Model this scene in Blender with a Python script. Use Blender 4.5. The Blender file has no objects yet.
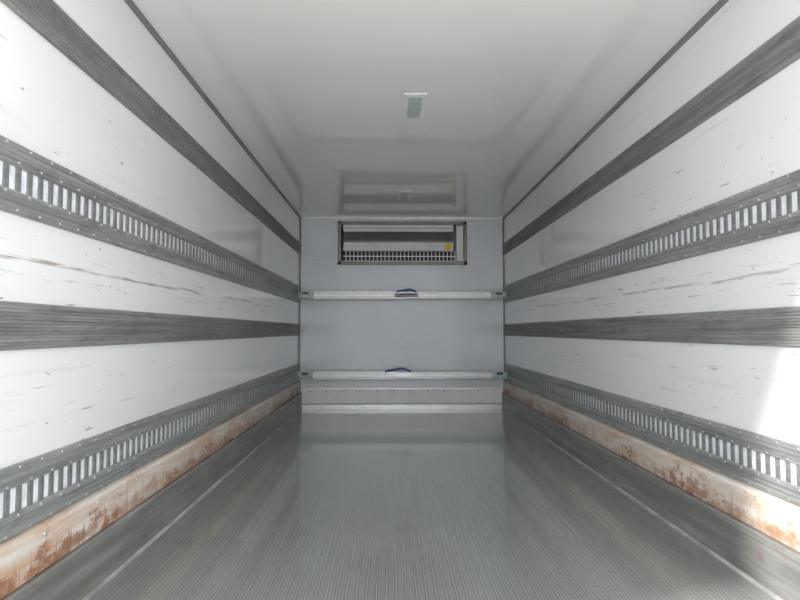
import bpy, bmesh, math, random
from mathutils import Vector, Matrix
random.seed(3)
sc = bpy.context.scene
sc.view_settings.view_transform = 'Standard'

S = 0.01122
CZ = 0.864
XL, XR = -1.015, 1.290
Y0, YB = 1.2, 6.45
ZC = 2.143
XC = (XL+XR)/2

# ---------------------------------------------------------------- materials
class NT:
    def __init__(s, name):
        s.m = bpy.data.materials.new(name); s.m.use_nodes = True
        s.t = s.m.node_tree; s.b = s.t.nodes['Principled BSDF']
        g = s.t.nodes.new('ShaderNodeNewGeometry'); s.pos = g.outputs['Position']
    def set(s, **k):
        for n, v in k.items():
            s.b.inputs[n.replace('_', ' ')].default_value = v
    def noise(s, scale, sc3=(1,1,1), detail=4, rough=0.55, off=(0,0,0), dist=0.0):
        mp = s.t.nodes.new('ShaderNodeMapping'); mp.inputs['Scale'].default_value = sc3
        mp.inputs['Location'].default_value = off
        s.t.links.new(s.pos, mp.inputs['Vector'])
        n = s.t.nodes.new('ShaderNodeTexNoise'); n.inputs['Scale'].default_value = scale
        n.inputs['Detail'].default_value = detail; n.inputs['Roughness'].default_value = rough
        n.inputs['Distortion'].default_value = dist
        s.t.links.new(mp.outputs[0], n.inputs['Vector']); return n.outputs['Fac']
    def ramp(s, fac, a, b, lo=0.0, hi=1.0):
        r = s.t.nodes.new('ShaderNodeMapRange'); r.interpolation_type = 'SMOOTHSTEP'
        r.inputs['From Min'].default_value = a; r.inputs['From Max'].default_value = b
        r.inputs['To Min'].default_value = lo; r.inputs['To Max'].default_value = hi
        s.t.links.new(fac, r.inputs['Value']); return r.outputs['Result']
    def math(s, op, a, b=None):
        n = s.t.nodes.new('ShaderNodeMath'); n.operation = op
        for i, v in enumerate((a, b)):
            if v is None: continue
            if isinstance(v, (int, float)): n.inputs[i].default_value = v
            else: s.t.links.new(v, n.inputs[i])
        return n.outputs[0]
    def mix(s, fac, a, b):
        n = s.t.nodes.new('ShaderNodeMix'); n.data_type = 'RGBA'
        if isinstance(fac, (int, float)): n.inputs[0].default_value = fac
        else: s.t.links.new(fac, n.inputs[0])
        for i, v in ((6, a), (7, b)):
            if isinstance(v, tuple): n.inputs[i].default_value = v if len(v) == 4 else (*v, 1)
            else: s.t.links.new(v, n.inputs[i])
        return n.outputs[2]
    def z(s):
        x = s.t.nodes.new('ShaderNodeSeparateXYZ'); s.t.links.new(s.pos, x.inputs[0]); return x.outputs
    def color(s, o): s.t.links.new(o, s.b.inputs['Base Color'])
    def rough(s, o): s.t.links.new(o, s.b.inputs['Roughness'])
    def bump(s, h, strength, dist=0.01):
        b = s.t.nodes.new('ShaderNodeBump'); b.inputs['Strength'].default_value = strength
        b.inputs['Distance'].default_value = dist
        s.t.links.new(h, b.inputs['Height']); s.t.links.new(b.outputs[0], s.b.inputs['Normal'])

def simple(name, col, rough=0.5, metal=0.0, var=0.12, scale=6, sc3=(1,1,1), coat=0.0):
    n = NT(name); n.set(Roughness=rough, Metallic=metal, Coat_Weight=coat)
    f = n.ramp(n.noise(scale, sc3), 0.3, 0.7)
    n.color(n.mix(f, tuple(c*(1-var) for c in col), tuple(min(1, c*(1+var)) for c in col)))
    return n.m

def wall_mat(name, seed, amt):
    n = NT(name); n.set(Roughness=0.35, Coat_Weight=1.0, Coat_Roughness=0.025)
    base = n.mix(n.ramp(n.noise(1.2, (1, 1, 2), off=(seed, 0, 0)), 0.3, 0.7), (0.84, 0.85, 0.86), (0.885, 0.89, 0.90))
    g1 = n.ramp(n.noise(1.0, (1, 1.3, 26), 5, 0.6, (seed, seed, 0)), 0.58, 0.74, 0, 0.20)
    c = n.mix(g1, base, (0.50, 0.46, 0.40))
    s1 = n.ramp(n.noise(1.0, (1, 4.0, 80), 4, 0.68, (0, seed*2, seed), 0.3), 0.652, 0.69)
    gate = n.ramp(n.noise(1.9, (1, 1, 1.6), 2, 0.5, (seed*3, 2, 1)), 0.45, 0.55)
    zz = n.z()
    low = n.ramp(zz[2], 1.80, 1.50)
    f = n.math('MULTIPLY', n.math('MULTIPLY', s1, gate), low)
    c = n.mix(n.math('MULTIPLY', f, 0.9*amt), c, (0.06, 0.055, 0.05))
    s2 = n.ramp(n.noise(1.0, (1, 22, 60), 2, 0.5, (seed, 5, 3)), 0.72, 0.76)
    c = n.mix(n.math('MULTIPLY', n.math('MULTIPLY', s2, low), 0.7*amt), c, (0.18, 0.15, 0.12))
    for zc, wdt, th in ((1.065, 0.010, 0.47), (1.02, 0.010, 0.55), (1.10, 0.008, 0.56), (0.70, 0.010, 0.56), (0.60, 0.008, 0.56)):
        wob = n.math('MULTIPLY', n.math('SUBTRACT', n.noise(1.3, (1, 1, 0.01), 2, 0.5, (seed, zc*9, 0)), 0.5), 0.05)
        d = n.math('ABSOLUTE', n.math('SUBTRACT', n.math('ADD', zz[2], wob), zc))
        band = n.ramp(d, wdt, wdt*0.25)
        nn = n.ramp(n.noise(1.0, (1, 5, 140), 5, 0.7, (seed, zc*3, 0)), th, th+0.1)
        c = n.mix(n.math('MULTIPLY', n.math('MULTIPLY', band, nn), 0.75*amt), c, (0.26, 0.19, 0.13))
    n.color(c)
    n.bump(n.noise(1.2, (1, 1, 1), 1, 0.5), 0.03, 0.02)
    return n.m

M = {}
M['wallL'] = wall_mat('frp_panel_left', 1.7, 1.0)
M['wallR'] = wall_mat('frp_panel_right', 6.3, 0.8)
n = NT('frp_ceiling'); n.set(Roughness=0.4, Coat_Weight=1.0, Coat_Roughness=0.03)
n.color(n.mix(n.ramp(n.noise(1.0, (1, 1, 1)), 0.3, 0.7), (0.83, 0.84, 0.832), (0.87, 0.875, 0.867)))
n.bump(n.noise(1.3, (1, 1, 1), 1, 0.5), 0.03, 0.02); M['ceil'] = n.m
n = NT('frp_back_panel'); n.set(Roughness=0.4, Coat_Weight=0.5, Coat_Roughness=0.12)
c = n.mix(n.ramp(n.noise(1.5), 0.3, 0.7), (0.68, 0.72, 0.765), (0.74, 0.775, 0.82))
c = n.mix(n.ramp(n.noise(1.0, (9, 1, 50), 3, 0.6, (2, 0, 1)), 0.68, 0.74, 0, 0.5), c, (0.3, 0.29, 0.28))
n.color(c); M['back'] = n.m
M['metal_lt'] = simple('aluminium_light', (0.62, 0.63, 0.64), 0.4, 0.6, 0.12, 5, (1, 1, 8))
M['white'] = simple('painted_white', (0.85, 0.86, 0.87), 0.4, 0, 0.04, 8)
M['slot'] = simple('slot_backing', (0.78, 0.80, 0.84), 0.4, 0, 0.12, 9, (1, 3, 3))
M['greyside'] = simple('grey_trim', (0.27, 0.27, 0.27), 0.5, 0.2, 0.15, 3, (1, .6, 6))
M['black'] = simple('black_void', (0.02, 0.02, 0.022), 0.6, 0, 0.2)
M['dark'] = simple('dark_metal', (0.10, 0.10, 0.10), 0.45, 0.3, 0.2)

def rail_mat(name, c1, c2, rough, metal):
    n = NT(name); n.set(Roughness=rough, Metallic=metal)
    a = n.ramp(n.noise(1.0, (1, 1.5, 60), 5, 0.6), 0.35, 0.68)
    c = n.mix(a, c1, c2)
    c = n.mix(n.ramp(n.noise(2.0, (1, 3, 10), 5, 0.65, (3, 1, 0)), 0.50, 0.70, 0, 0.5), c, (c1[0]*.6, c1[1]*.57, c1[2]*.53))
    n.color(c); return n.m
M['rail'] = rail_mat('galvanised_track', (0.27, 0.283, 0.282), (0.40, 0.412, 0.41), 0.4, 0.3)
M['railbar'] = rail_mat('galvanised_track_web', (0.20, 0.21, 0.212), (0.29, 0.30, 0.303), 0.4, 0.3)
M['guard'] = rail_mat('grey_guard', (0.20, 0.198, 0.193), (0.31, 0.308, 0.302), 0.5, 0.1)
M['rivet'] = simple('rivet_zinc', (0.5, 0.5, 0.5), 0.35, 0.5)

# rusty kick board: patchy drips running down from the rail, heavier low down
n = NT('rusty_kick_board'); n.set(Roughness=0.5)
base = n.mix(n.ramp(n.noise(3, (1, .6, 6)), 0.3, 0.7), (0.60, 0.56, 0.50), (0.76, 0.73, 0.68))
patch = n.ramp(n.noise(1.6, (1, 0.8, 1), 3, 0.6, (5, 7, 0)), 0.36, 0.60, 0.35, 1.0)
r1 = n.ramp(n.noise(2.0, (1, 0.9, 7), 7, 0.72, (4, 0, 0)), 0.36, 0.62)
c = n.mix(n.math('MULTIPLY', n.math('MULTIPLY', r1, patch), 0.75), base, (0.52, 0.30, 0.17))
zz = n.z(); lo = n.ramp(zz[2], 0.30, 0.19, -0.04, 0.13)
dr = n.ramp(n.math('ADD', n.noise(1.0, (1, 26, 4), 5, 0.7, (1, 3, 0)), lo), 0.56, 0.70)
c = n.mix(n.math('MULTIPLY', n.math('MULTIPLY', dr, patch), 0.7), c, (0.40, 0.19, 0.09))
r2 = n.ramp(n.math('ADD', n.noise(6, (1, 1.4, 3.0), 8, 0.8, (8, 3, 0)), lo), 0.53, 0.67)
c = n.mix(n.math('MULTIPLY', n.math('MULTIPLY', r2, patch), 0.85), c, (0.24, 0.10, 0.045))
n.color(c); M['rust'] = n.m
n = NT('lower_kick_plate'); n.set(Roughness=0.42, Metallic=0.2)
base = n.mix(n.ramp(n.noise(2, (1, 1, 14), 5), 0.35, 0.7), (0.20, 0.20, 0.19), (0.32, 0.32, 0.308))
c = n.mix(n.ramp(n.noise(3, (1, 2, 5), 6, 0.7, (1, 9, 0)), 0.52, 0.68, 0, 0.55), base, (0.22, 0.14, 0.09))
n.color(c); M['kick'] = n.m
M['caulk'] = simple('sealant_line', (0.36, 0.36, 0.345), 0.5, 0.1, 0.3, 9, (1, .7, 1))

# floor: satin, mirror-like aluminium
def floor_mat(name, a, b, ro):
    n = NT(name); n.set(Metallic=0.45, Coat_Weight=0.9, Coat_Roughness=0.085)
    f = n.ramp(n.noise(1.0, (5, 0.25, 1), 3, 0.5), 0.25, 0.75)
    c = n.mix(f, a, b)
    c = n.mix(n.ramp(n.noise(0.9, (1, 0.5, 1), 2, 0.5, (2, 2, 2)), 0.45, 0.75, 0, 0.25), c, (a[0]*.88, a[1]*.81, a[2]*.71))
    n.color(c); n.set(Roughness=ro); return n.m
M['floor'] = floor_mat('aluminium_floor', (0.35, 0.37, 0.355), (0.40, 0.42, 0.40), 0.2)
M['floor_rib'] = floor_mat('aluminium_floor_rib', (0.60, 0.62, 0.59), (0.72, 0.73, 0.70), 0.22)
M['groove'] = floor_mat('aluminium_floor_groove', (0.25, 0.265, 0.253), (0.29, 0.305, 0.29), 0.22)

M['bar'] = simple('load_bar_aluminium', (0.80, 0.81, 0.82), 0.35, 0.2, 0.08, 4, (3, 1, 8))
M['barend'] = simple('load_bar_steel', (0.36, 0.44, 0.43), 0.4, 0.4, 0.25, 12)
M['blue'] = simple('blue_strap', (0.04, 0.07, 0.32), 0.7, 0, 0.2, 20)
M['yellow'] = simple('yellow_label', (0.85, 0.62, 0.06), 0.5)
M['lens'] = simple('lamp_lens', (0.42, 0.47, 0.47), 0.2, 0, 0.15, 30)
M['brown'] = simple('anodised_frame', (0.24, 0.22, 0.20), 0.4, 0.2, 0.15, 6)
M['conc'] = simple('yard_concrete', (0.55, 0.54, 0.52), 0.9, 0, 0.12, 2)

# ---------------------------------------------------------------- mesh helpers
class B:
    def __init__(s): s.bm = bmesh.new(); s.mats = []
    def mi(s, m):
        if m not in s.mats: s.mats.append(m)
        return s.mats.index(m)
    def box(s, x0, x1, y0, y1, z0, z1, m, bev=0.0):
        r = bmesh.ops.create_cube(s.bm, size=1, matrix=Matrix.Translation(((x0+x1)/2, (y0+y1)/2, (z0+z1)/2)) @ Matrix.Diagonal((abs(x1-x0), abs(y1-y0), abs(z1-z0), 1)))
        fs = set(f for v in r['verts'] for f in v.link_faces); i = s.mi(m)
        for f in fs: f.material_index = i
        if bev > 0:
            es = list(set(e for v in r['verts'] for e in v.link_edges))
            o = bmesh.ops.bevel(s.bm, geom=es, offset=bev, segments=2, affect='EDGES')
            for f in o['faces']: f.material_index = i
    def extr(s, prof, y0, y1, m, mfun=None):
        """closed profile of (x,z) swept along Y"""
        a = [s.bm.verts.new((x, y0, z)) for x, z in prof]
        b = [s.bm.verts.new((x, y1, z)) for x, z in prof]
        k = len(prof); i = s.mi(m); fs = []
        for j in range(k):
            f = s.bm.faces.new((a[j], a[(j+1) % k], b[(j+1) % k], b[j])); f.material_index = i
            if mfun: f.material_index = s.mi(mfun(j))
            fs.append(f)
        for e in (a, b):
            f = s.bm.faces.new(e); f.material_index = i; fs.append(f)
        bmesh.ops.recalc_face_normals(s.bm, faces=fs)
    def disc(s, p, axis, r, h, m, seg=8, r2=None):
        q = Vector((0, 0, 1)).rotation_difference(Vector(axis)).to_matrix().to_4x4()
        o = bmesh.ops.create_cone(s.bm, cap_ends=True, segments=seg, radius1=r, radius2=r if r2 is None else r2, depth=h, matrix=Matrix.Translation(p) @ q)
        i = s.mi(m)
        for f in set(f for v in o['verts'] for f in v.link_faces): f.material_index = i
    def obj(s, name, parent=None):
        me = bpy.data.meshes.new(name); s.bm.to_mesh(me); s.bm.free()
        for m in s.mats: me.materials.append(M[m])
        o = bpy.data.objects.new(name, me); sc.collection.objects.link(o)
        if parent: o.parent = parent
        return o
def empty(name, loc=(0, 0, 0)):
    o = bpy.data.objects.new(name, None); o.location = (0, 0, 0); sc.collection.objects.link(o); return o

T = 0.07
# ---------------------------------------------------------------- shell
b = B(); b.box(XL-T, XL, Y0, YB, -0.06, ZC, 'wallL'); b.obj('wall_left')
b = B(); b.box(XR, XR+T, Y0, YB, -0.06, ZC, 'wallR'); b.obj('wall_right')
b = B(); b.box(XL-T, XR+T, Y0, YB+T, ZC, ZC+T, 'ceil'); b.obj('ceiling')

# evaporator opening
EX0, EX1, EZ0, EZ1 = -0.555, 0.835, 1.640, 2.065
b = B()
b.box(XL-T, EX0, YB, YB+T, -0.06, ZC, 'back'); b.box(EX1, XR+T, YB, YB+T, -0.06, ZC, 'back')
b.box(EX0, EX1, YB, YB+T, -0.06, EZ0, 'back'); b.box(EX0, EX1, YB, YB+T, EZ1, ZC, 'back')
b.obj('wall_back')

# floor: ribbed aluminium
b = B(); pts = []; tags = []
pitch = 0.033; x = XL
def add(px, pz, tag): pts.append((px, pz)); tags.append(tag)
add(XL, -0.06, 'floor'); 
add(XL, 0.0, 'floor')
x = XL+0.075
while x < XR-0.075:
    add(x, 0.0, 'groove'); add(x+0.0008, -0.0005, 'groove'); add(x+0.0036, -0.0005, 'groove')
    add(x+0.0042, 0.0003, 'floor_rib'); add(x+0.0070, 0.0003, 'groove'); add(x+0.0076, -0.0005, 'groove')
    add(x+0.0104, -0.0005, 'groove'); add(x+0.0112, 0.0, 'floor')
    x += pitch
add(XR, 0.0, 'floor'); add(XR, -0.06, 'floor')
b.extr(pts, Y0, YB, 'floor', lambda j: tags[j]); b.obj('floor')

# ---------------------------------------------------------------- side fittings
def side(sgn, off):  # sgn -1 left, +1 right
    return XL+off if sgn < 0 else XR-off

def guard(sgn, z0, z1, nr=11):
    b = B(); P = [(0, z0), (0.006, z0), (0.012, z0+0.004)]
    a = z0+0.010; w = (z1-z0-0.020)/nr
    for i in range(nr):
        za = a+i*w
        P += [(0.0125, za+w*0.15), (0.0155, za+w*0.30), (0.0155, za+w*0.70), (0.0125, za+w*0.85)]
    P += [(0.012, z1-0.004), (0.006, z1), (0, z1)]
    b.extr([(side(sgn, o), z) for o, z in P], Y0, YB-0.004, 'guard')
    b.obj('wall_guard_strip')

def track(sgn, z0, z1):
    b = B(); H = z1-z0; sh = 0.066; zc = (z0+z1)/2; sa, sb = zc-sh/2, zc+sh/2
    ye = YB-0.02
    def fl(a, c, outer_low):
        P = [(0, a), (0.005, a), (0.012, a+0.005)]
        k = 3; w = (c-a-0.016)/k
        for i in range(k):
            q = a+0.008+i*w
            P += [(0.012, q+w*.1), (0.012, q+w*.35), (0.0155, q+w*.45), (0.0155, q+w*.62), (0.012, q+w*.72)]
        P += [(0.012, c-0.005), (0.010, c), (0, c)]
        b.extr([(side(sgn, o), z) for o, z in P], Y0, ye, 'rail')
        y = Y0+0.05
        while y < ye:
            p = (side(sgn, 0.0135), y, a+0.008+w*0.22)
            b.disc(p, (-sgn, 0, 0), 0.005, 0.004, 'rivet', 8, 0.003)
            p = (side(sgn, 0.0135), y+0.05, c-0.009)
            b.disc(p, (-sgn, 0, 0), 0.0045, 0.004, 'rivet', 8, 0.0028)
            y += 0.10
    fl(z0, sa, True); fl(sb, z1, False)
    y = Y0
    while y < ye-0.02:
        xa, xb = sorted((side(sgn, 0.001), side(sgn, 0.0085)))
        b.box(xa, xb, y, min(y+0.020, ye), sa-0.002, sb+0.002, 'railbar', 0.002)
        y += 0.05
    xa, xb = sorted((side(sgn, 0.0), side(sgn, 0.002)))
    b.box(xa, xb, Y0, ye, sa, sb, 'slot')
    b.obj('cargo_track_rail')

for sg in (-1, 1):
    guard(sg, 1.722, 1.851); guard(sg, 0.813, 0.942)
    track(sg, 1.178, 1.369); track(sg, 0.314, 0.505)
    nm = 'left' if sg < 0 else 'right'
    b = B()
    b.extr([(side(sg, o), z) for o, z in ((0, 0.178), (0.022, 0.178), (0.026, 0.184), (0.026, 0.296), (0.020, 0.306), (0, 0.312))], Y0, YB-0.003, 'rust')
    b.extr([(side(sg, o), z) for o, z in ((0, 0.0), (0.034, 0.0), (0.034, 0.150), (0.040, 0.154), (0.040, 0.172), (0.034, 0.177), (0, 0.177))], Y0, YB-0.003, 'kick')
    b.extr([(side(sg, o), z) for o, z in ((0.034, 0.0), (0.034, 0.010), (0.038, 0.010), (0.046, 0.003), (0.046, 0.0))], Y0, YB-0.003, 'caulk')
    y = Y0+0.2
    while y < YB-0.1:
        b.disc((side(sg, 0.0275), y, 0.285), (-sg, 0, 0), 0.007, 0.004, 'rivet', 8, 0.004)
        y += 0.3
    b.obj('baseboard_'+nm)
k = 1
for sg in (-1, 1):   # ceiling corner trims
    b = B()
    b.extr([(side(sg, o), ZC-d) for o, d in ((0, 0), (0, 0.021), (0.004, 0.021), (0.008, 0.012), (0.012, 0.007), (0.016, 0.004), (0.016, 0))], Y0, YB, 'greyside')
    b.obj('trim_%d' % k); k += 1
    b = B(); xa, xb = sorted((side(sg, 0), side(sg, 0.016)))
    b.box(xa, xb, YB-0.010, YB, 0.30, ZC, 'greyside', 0.002)
    b.obj('trim_%d' % k); k += 1
b = B(); b.box(XL+0.02, XR-0.02, YB-0.010, YB, ZC-0.014, ZC, 'metal_lt', 0.002); b.obj('trim_%d' % k)

# back kick board
b = B()
b.box(XL+0.041, XR-0.041, YB-0.012, YB, 0.058, 0.222, 'white', 0.002)
b.box(XL+0.041, XR-0.041, YB-0.016, YB, 0.218, 0.230, 'metal_lt', 0.002)
b.box(XL+0.041, XR-0.041, YB-0.022, YB, 0.0, 0.050, 'metal_lt', 0.003)
b.box(XL+0.041, XR-0.041, YB-0.010, YB, 0.050, 0.058, 'dark')
for i in range(12):
    xx = XL+0.12+i*(XR-XL-0.24)/11
    b.disc((xx, YB-0.013, 0.20), (0, -1, 0), 0.009, 0.006, 'dark', 10, 0.006)
    b.disc((xx, YB-0.013, 0.075), (0, -1, 0), 0.007, 0.006, 'rivet', 10, 0.005)
b.obj('baseboard_back')

# ---------------------------------------------------------------- evaporator
ev = empty('refrigeration_evaporator_unit')
b = B(); F = 0.032; y0, y1 = YB-0.028, YB-0.001
b.box(EX0-F, EX1+F, y0, y1, EZ1-0.004, EZ1+F, 'brown', 0.004)
b.box(EX0-F, EX1+F, y0, y1, EZ0-F, EZ0+0.008, 'brown', 0.004)
b.box(EX0-F, EX0+0.006, y0, y1, EZ0-F, EZ1+F, 'brown', 0.004)
b.box(EX1-0.006, EX1+F, y0, y1, EZ0-F, EZ1+F, 'brown', 0.004)
b.obj('frame', ev)
b = B(); D = YB+0.42
b.box(EX0, EX1, D, D+0.01, EZ0, EZ1, 'white')
b.box(EX0-0.01, EX0, YB+T, D, EZ0, EZ1, 'white'); b.box(EX1, EX1+0.01, YB+T, D, EZ0, EZ1, 'white')
b.box(EX0, EX1, YB+T, D, EZ1, EZ1+0.01, 'white'); b.box(EX0, EX1, YB+T, D, EZ0-0.01, EZ0, 'white')
b.obj('recess', ev)
# housing parts
HX1 = 0.715
b = B()
b.box(EX0+0.03, HX1, YB-0.016, YB+0.03, 1.985, 2.060, 'white', 0.003)
b.box(EX0+0.03, HX1, YB-0.018, YB-0.0155, 2.018, 2.024, 'greyside')
b.box(EX0+0.03, HX1, YB+0.06, YB+0.07, 1.87, 2.05, 'dark')
for i in range(7):
    z = 1.895+i*0.013
    b.box(EX0+0.03, HX1, YB+0.015, YB+0.045, z, z+0.004, 'greyside')
b.box(EX0+0.03, HX1, YB+0.0, YB+0.10, 1.868, 1.886, 'greyside', 0.004)
b.obj('intake_slats', ev)
b = B()
# sloping drip cover
v = [(YB+0.10, 1.868), (YB+0.0, 1.864), (YB-0.012, 1.765), (YB+0.10, 1.765)]
vs0 = [b.bm.verts.new((EX0+0.03, y, z)) for y, z in v]; vs1 = [b.bm.verts.new((HX1, y, z)) for y, z in v]
i_ = b.mi('white')
fs = [b.bm.faces.new((vs0[j], vs0[(j+1) % 4], vs1[(j+1) % 4], vs1[j])) for j in range(4)] + [b.bm.faces.new(vs0), b.bm.faces.new(vs1)]
bmesh.ops.recalc_face_normals(b.bm, faces=fs)
b.obj('casing_cover', ev)
b = B()
b.box(EX0+0.01, HX1+0.10, YB+0.03, YB+0.04, EZ0+0.008, 1.77, 'black')
nf = 28; gx0, gx1 = EX0+0.06, HX1+0.02
for i in range(nf+1):
    xx = gx0+(gx1-gx0)*i/nf
    b.box(xx-0.003, xx+0.003, YB-0.002, YB+0.012, EZ0+0.008, 1.765, 'metal_lt')
for z in (EZ0+0.010, 1.705):
    b.box(gx0-0.03, gx1+0.01, YB-0.005, YB+0.004, z-0.004, z+0.004, 'metal_lt')
b.obj('outlet_grille', ev)
b = B()
b.box(HX1+0.035, EX1-0.008, YB-0.012, YB+0.03, EZ0+0.010, 2.055, 'white', 0.004)
b.box(HX1, HX1+0.03, YB+0.02, YB+0.04, EZ0+0.010, 2.05, 'dark', 0.004)
b.box(HX1-0.09, HX1-0.02, YB-0.015, YB-0.0125, 1.780, 1.850, 'yellow')
b.obj('service_panel', ev)

# ---------------------------------------------------------------- load bars
def loadbar(zc, upper, ctr):
    e = empty('cargo_load_bar'); yc = 6.28
    b = B(); h = 0.040
    for a, c, hh in ((XL+0.17, ctr-0.02, h), (ctr-0.02, XR-0.17, h-0.006)):
        b.box(a, c, yc-0.018, yc+0.018, zc-hh, zc+hh, 'bar', 0.005)
        b.box(a, c, yc-0.022, yc+0.022, zc-hh*0.25, zc+hh*0.25, 'bar', 0.003)
        b.box(a, c, yc-0.0185, yc+0.0185, zc+hh*0.42, zc+hh*0.50, 'greyside')
        b.box(a, c, yc-0.0185, yc+0.0185, zc-hh*0.62, zc-hh*0.5, 'greyside')
    b.obj('beam', e)
    b = B()
    for s_ in (-1, 1):
        def bx(o0, o1, ya, yb, za, zb, m, bv=0.003):
            a, c = sorted((side(s_, o0), side(s_, o1))); b.box(a, c, ya, yb, za, zb, m, bv)
        bx(0.03, 0.19, yc-0.013, yc+0.013, zc-0.028, zc+0.028, 'barend')
        bx(0.018, 0.032, yc-0.035, yc+0.035, zc-0.048, zc+0.048, 'barend')
        bx(0.008, 0.020, yc-0.012, yc+0.012, zc-0.028, zc+0.028, 'barend')
        bx(0.16, 0.185, yc-0.024, yc+0.024, zc-0.047, zc+0.047, 'barend')
        bx(0.06, 0.13, yc-0.022, yc-0.012, zc+0.006, zc+0.032, 'dark')
        for q in (0.05, 0.15):
            b.disc((side(s_, q), yc-0.016, zc), (0, -1, 0), 0.010, 0.012, 'rivet', 10, 0.007)
    b.obj('end_fittings', e)
    b = B()
    if upper:
        b.box(ctr-0.13, ctr+0.13, yc-0.0245, yc+0.0245, zc-0.020, zc+0.022, 'greyside', 0.004)
        b.box(ctr-0.07, ctr+0.10, yc-0.027, yc-0.0243, zc+0.002, zc+0.016, 'dark', 0.001)
    else:
        b.box(ctr-0.10, ctr+0.16, yc-0.0245, yc+0.0245, zc-0.016, zc+0.020, 'metal_lt', 0.004)
    for q in (-0.14, 0.16):
        b.box(ctr+q-0.006, ctr+q+0.006, yc-0.026, yc+0.026, zc-0.042, zc+0.042, 'metal_lt', 0.003)
    b.obj('joint_sleeve', e)
    b = B(); N = 16; i_ = b.mi('blue'); prev = None
    L = 0.22 if upper else 0.28
    for i in range(N+1):
        t = i/N; xx = ctr-L/2+L*t; zz = zc+0.036+(0.022 if upper else 0.032)*math.sin(math.pi*t)**0.8*(1-0.3*math.sin(2*math.pi*t))
        r = [b.bm.verts.new((xx, yc+dy, zz+dz)) for dy, dz in ((-0.026, -0.010), (0.022, -0.010), (0.022, 0.010), (-0.026, 0.010))]
        if prev:
            for j in range(4): b.bm.faces.new((prev[j], prev[(j+1) % 4], r[(j+1) % 4], r[j]))
        else: b.bm.faces.new(r)
        prev = r
    b.bm.faces.new(prev); bmesh.ops.recalc_face_normals(b.bm, faces=b.bm.faces)
    b.obj('strap', e)
loadbar(1.255, True, XC+0.04); loadbar(0.385, False, XC-0.05)

# ---------------------------------------------------------------- ceiling lamps
def lamp(yc, L):
    e = empty('ceiling_lamp'); b = B(); w = 0.062; z = ZC
    b.box(XC-w, XC+w, yc-L/2, yc+L/2, z-0.006, z, 'white', 0.002)
    b.obj('base_plate', e)
    b = B(); q = 0.036
    b.box(XC-q, XC+q, yc-L/2+0.03, yc+L/2-0.03, z-0.013, z-0.005, 'lens', 0.003)
    for i in range(9):
        yy = yc-L/2+0.05+i*(L-0.10)/8
        b.box(XC-q, XC+q, yy-0.002, yy+0.002, z-0.0145, z-0.011, 'lens')
    b.obj('lens_cover', e)
    b = B()
    for sx in (-1, 1):
        for sy in (-1, 1):
            b.disc((XC+sx*(w-0.012), yc+sy*(L/2-0.015), z-0.007), (0, 0, -1), 0.005, 0.004, 'rivet')
    b.obj('screws', e)
lamp(3.21, 0.36); lamp(5.36, 0.36)

# ---------------------------------------------------------------- outside ground
b = B(); b.box(-30, 30, -40, 30, -1.25, -1.15, 'conc'); b.obj('ground')

# ---------------------------------------------------------------- light
w = bpy.data.worlds.new('sky'); sc.world = w; w.use_nodes = True
bg = w.node_tree.nodes['Background']; bg.inputs[0].default_value = (0.955, 0.975, 1.0, 1); bg.inputs[1].default_value = 2.8
l = bpy.data.lights.new('sun', 'SUN'); l.energy = 6.5; l.angle = math.radians(4); l.color = (1, 0.97, 0.92)
o = bpy.data.objects.new('sun', l); sc.collection.objects.link(o)
o.rotation_euler = Vector((2.3, 0.82, -1.76)).to_track_quat('-Z', 'Y').to_euler()
l = bpy.data.lights.new('door_portal', 'AREA'); l.shape = 'RECTANGLE'; l.size = XR-XL; l.size_y = ZC
l.cycles.is_portal = True
o = bpy.data.objects.new('door_portal', l); sc.collection.objects.link(o)
o.location = (XC, Y0-0.01, ZC/2); o.rotation_euler = (math.radians(90), 0, 0)

# ---------------------------------------------------------------- camera
cam = bpy.data.cameras.new('camera'); cam.sensor_width = 36; cam.lens = 575/800*36; cam.clip_start = 0.02
co = bpy.data.objects.new('camera', cam); sc.collection.objects.link(co)
co.location = (0, 0, CZ); co.rotation_euler = (math.radians(90+3.086), 0, math.radians(-1.0))
sc.camera = co
